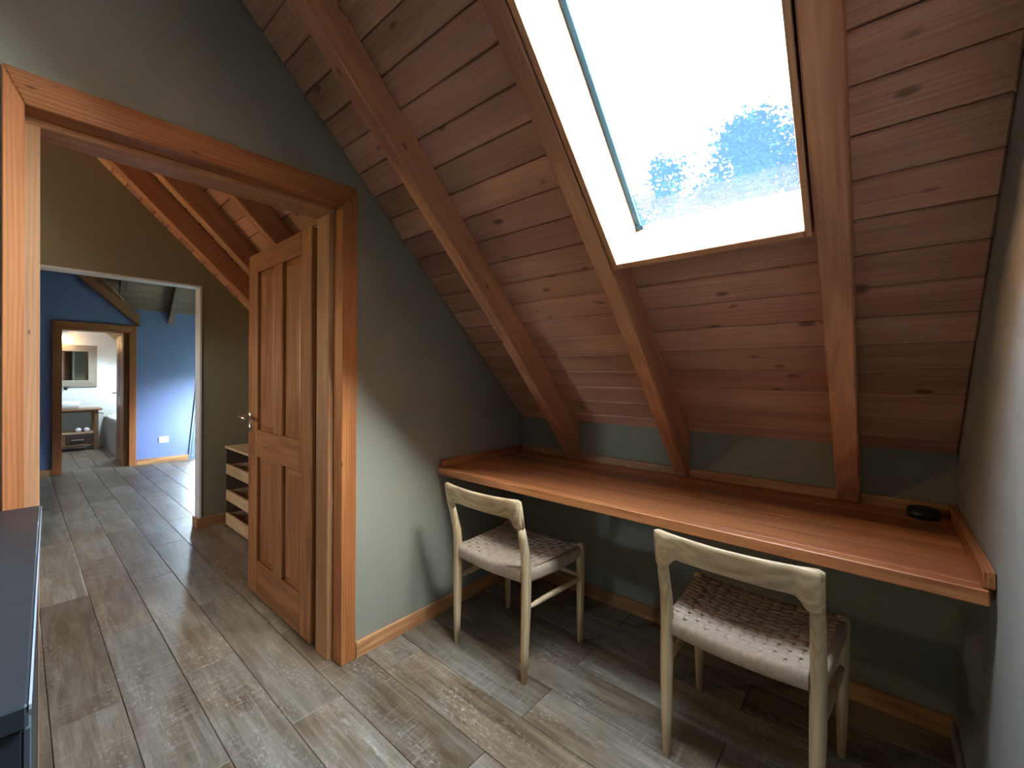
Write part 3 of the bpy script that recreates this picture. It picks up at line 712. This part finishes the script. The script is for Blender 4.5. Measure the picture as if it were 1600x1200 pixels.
tp = empty('tap', (-10.2, .532, 1.0)); tag(tp, 'wall mounted chrome tap between mirror and basin', 'tap')
tube('spout', [(0, 0, 0), (.06, 0, 0), (.14, 0, -.004), (.15, 0, -.02)], .010, m_iron, tp, 10); tube('lever', [(.02, 0, 0), (.02, 0, .05)], .006, m_iron, tp, 8); tube('lever', [(.02, -.03, 0), (.02, .03, 0)], .006, m_iron, tp, 8)
lathe('rose', [(.025, 0), (.025, .006), (.012, .01)], m_iron, tp, 16, frame((0, 0, 0), (0, 1, 0), (0, 0, 1), (1, 0, 0)))
mi = empty('mirror', (-10.2, .39, 1.378)); tag(mi, 'square wall mirror in a broad weathered wood frame above the basin', 'mirror')
hy, hz, fw = .512, .347, .105
def mp_(poly, al):
    if al == 'z': pl = [(z, -y) for y, z in poly]; mm = frame((0, 0, 0), (0, 0, 1), (0, -1, 0), (1, 0, 0))
    else: pl, mm = poly, YZ
    prism('frame', pl, .001, .03, m_oak, mi, mm, .002)
mp_([(-hy, -hz), (-hy, hz), (-hy+fw, hz-fw), (-hy+fw, -hz+fw)], 'z'); mp_([(hy, -hz), (hy, hz), (hy-fw, hz-fw), (hy-fw, -hz+fw)], 'z')
mp_([(-hy, hz+.0005), (hy, hz+.0005), (hy-fw, hz-fw+.0005), (-hy+fw, hz-fw+.0005)], 'y'); mp_([(-hy, -hz-.0005), (hy, -hz-.0005), (hy-fw, -hz+fw-.0005), (-hy+fw, -hz+fw-.0005)], 'y')
board('glass', (.012, -hy+fw, -hz+fw), (.016, hy-fw, hz-fw), m_mirror, mi, 'y', 0)
for yy, zz in ((.655, 0), (.755, 0)):
    t_ = empty('rolled_towel', (-9.88, yy, .2975)); tag(t_, 'small rolled white towel on the vanity shelf, ' + ('nearer the basin side' if yy < .7 else 'nearest the right leg'), 'towel', 'rolled towels on the vanity shelf')
    lathe('roll', [(.004, -.05), (.032, -.05), (.035, -.044), (.035, .044), (.032, .05), (.004, .05)], m_towel, t_, 18, frame((0, 0, .035), (0, 1, 0), (0, 0, 1), (1, 0, 0)))
    lathe('band', [(.0352, -.012), (.0358, -.012), (.0358, .012), (.0352, .012)], m_iron, t_, 18, frame((0, 0, .035), (0, 1, 0), (0, 0, 1), (1, 0, 0)))
tr_ = empty('towel_ring', (-9.9, .891, .60)); tag(tr_, 'small dark towel holder on the right side of the vanity', 'towel holder')
tube('arm', [(0, 0, 0), (0, .03, -.005), (.06, .055, -.014), (.09, .055, -.014)], .006, m_iron, tr_, 8); board('mount', (-.015, -.0005, -.02), (.015, .006, .02), m_iron, tr_, 'x', .001)
wlm = empty('wall_lamp', (-10.2, .52, 1.88)); tag(wlm, 'small glowing wall lamp above the bathroom mirror', 'lamp')
board('mount', (0, -.04, -.03), (.012, .04, .05), m_white, wlm, 'z', .002); board('arm', (.012, -.035, .0), (.09, .035, .045), m_white, wlm, 'x', .003)
lathe('bulb', [(.012, 0), (.03, -.02), (.042, -.05), (.036, -.08), (.015, -.1)], m_bulb, wlm, 18, Matrix.Translation((.055, 0, 0)))
lm = lamp('bulb_light', (-10.05, .52, 1.74), .05, (1, .55, .2), .03)
tub = empty('bathtub', (-9.5, 1.29, 0)); tag(tub, 'built-in white bathtub with tiled grey apron on the right of the bathroom', 'bathtub')
board('apron', (-.69, -.30, 0), (.69, -.27, .515), plain('stone_apron', (.42, .38, .33), .5, nscale=6, amt=.15), tub, 'x', .002)
bm = bmesh.new()
loft(bm, [ring((0, 0, z), hx, hy_, 28, (1, 0, 0), (0, 1, 0), 5) for hx, hy_, z in ((.68, .265, .1), (.69, .30, .516), (.69, .30, .545), (.62, .235, .545), (.55, .19, .2), (.3, .1, .18))])
from_bm('basin_shell', bm, m_ceramic, tub, None, True)
wn5 = tag(empty('window_5'), kind='structure'); wn5.matrix_world = ROOF
for x0, x1 in ((BX0, BX0+.03), (BX1-.03, BX1)): board('frame', (x0, BA0, -.0), (x1, BA1, .13), m_pale, wn5, 'y')
for a0, a1 in ((BA0, BA0+.03), (BA1-.03, BA1)): board('frame', (BX0+.031, a0, 0), (BX1-.031, a1, .13), m_pale, wn5, 'x')
board('pane', (BX0+.031, BA0+.031, .10), (BX1-.031, BA1-.031, .106), m_gwin, wn5, 'x', 0)

# ------------------------------------------------------------------ outside
bm = bmesh.new(); bmesh.ops.create_grid(bm, x_segments=2, y_segments=2, size=90)
tag(from_bm('ground', bm, m_ground, None, Matrix.Translation((0, 0, -3.2))), kind='structure')
def tree(x, y, top, rad, label, seed, n=2600, conic=.6, low=.35, sc=1.0):
    rng = random.Random(seed); base = -3.2; H = top - base
    t = empty('conifer_tree', (x, y, base)); tag(t, label, 'tree', 'trees beyond the skylight')
    tube('trunk', [(0, 0, 0), (.05, 0, H*.4), (0, .05, H*.85)], [.28, .2, .05], m_bark, t, 10)
    bm = bmesh.new()
    loft(bm, [ring((0, 0, h*H), max(.05, rad*.62*(1-h)**conic), max(.05, rad*.62*(1-h)**conic), 9) for h in (low*.6, low, .5, .62, .74, .84, .91)])
    # branch sprays: flat drooping clumps set round the trunk
    for b in range(int(n/9)):
        h = low + (1-low)*rng.random()**.85
        r = rad*(1-h)**conic*1.25*(.35+.65*rng.random()**.5) + .1
        th = rng.random()*6.283; c = Vector((r*math.cos(th), r*math.sin(th), h*H))
        for k in range(16):
            s = (.05 + .085*rng.random())*sc; p = c + Vector((rng.gauss(0, .26), rng.gauss(0, .26), rng.gauss(0, .10)))*sc
            u = Vector((rng.gauss(0, 1), rng.gauss(0, 1), rng.gauss(0, .45))).normalized(); v = u.cross(Vector((rng.gauss(0, .4), rng.gauss(0, .4), 1))).normalized()
            bm.faces.new([bm.verts.new(p + u*s), bm.verts.new(p + v*s*.5), bm.verts.new(p - u*s), bm.verts.new(p - v*s*.5)])
    f = from_bm('foliage', bm, m_fol, t); tag(f, kind='stuff')
bm = bmesh.new(); rng = random.Random(9); NX, NY = 40, 10; vs = []
for j in range(NY+1):
    for i in range(NX+1):
        x = -80 + 120*i/NX; u = j/NY; y = 58 + 60*u
        vs.append(bm.verts.new((x, y, -3 + 30.5*math.sin(min(1, u*1.6)*math.pi/2) + 1.5*math.sin(x*.13) + (rng.random()-.5)*1.2*u)))
for j in range(NY):
    for i in range(NX): bm.faces.new((vs[j*(NX+1)+i], vs[j*(NX+1)+i+1], vs[(j+1)*(NX+1)+i+1], vs[(j+1)*(NX+1)+i]))
tag(from_bm('hill', bm, m_hill, None, None, True), kind='structure')
tree(-5.45, 14, 8.3, 1.8, 'conifer in haze blue seen through the skylight, left of the taller one', 1, 4200)
tree(-4.5, 21.6, 12.9, 3.4, 'tallest dense conifer seen through the skylight at the right edge of the glass', 2, 7600, .5, sc=1.5)
tree(-2.95, 9.8, 5.4, 1.1, 'small near conifer seen through the skylight between the two tall ones', 3, 4200, .5, sc=.72)
tree(-2.2, 33, 19.5, 4.6, 'far conifer beyond the skylight, mostly hidden by its right lining', 4, 5200, .5, sc=2.2)
tree(-14.5, 32, 15.2, 4.0, 'far low conifer beyond the skylight at the left edge of the glass', 5, 4200, .5, sc=2.0)
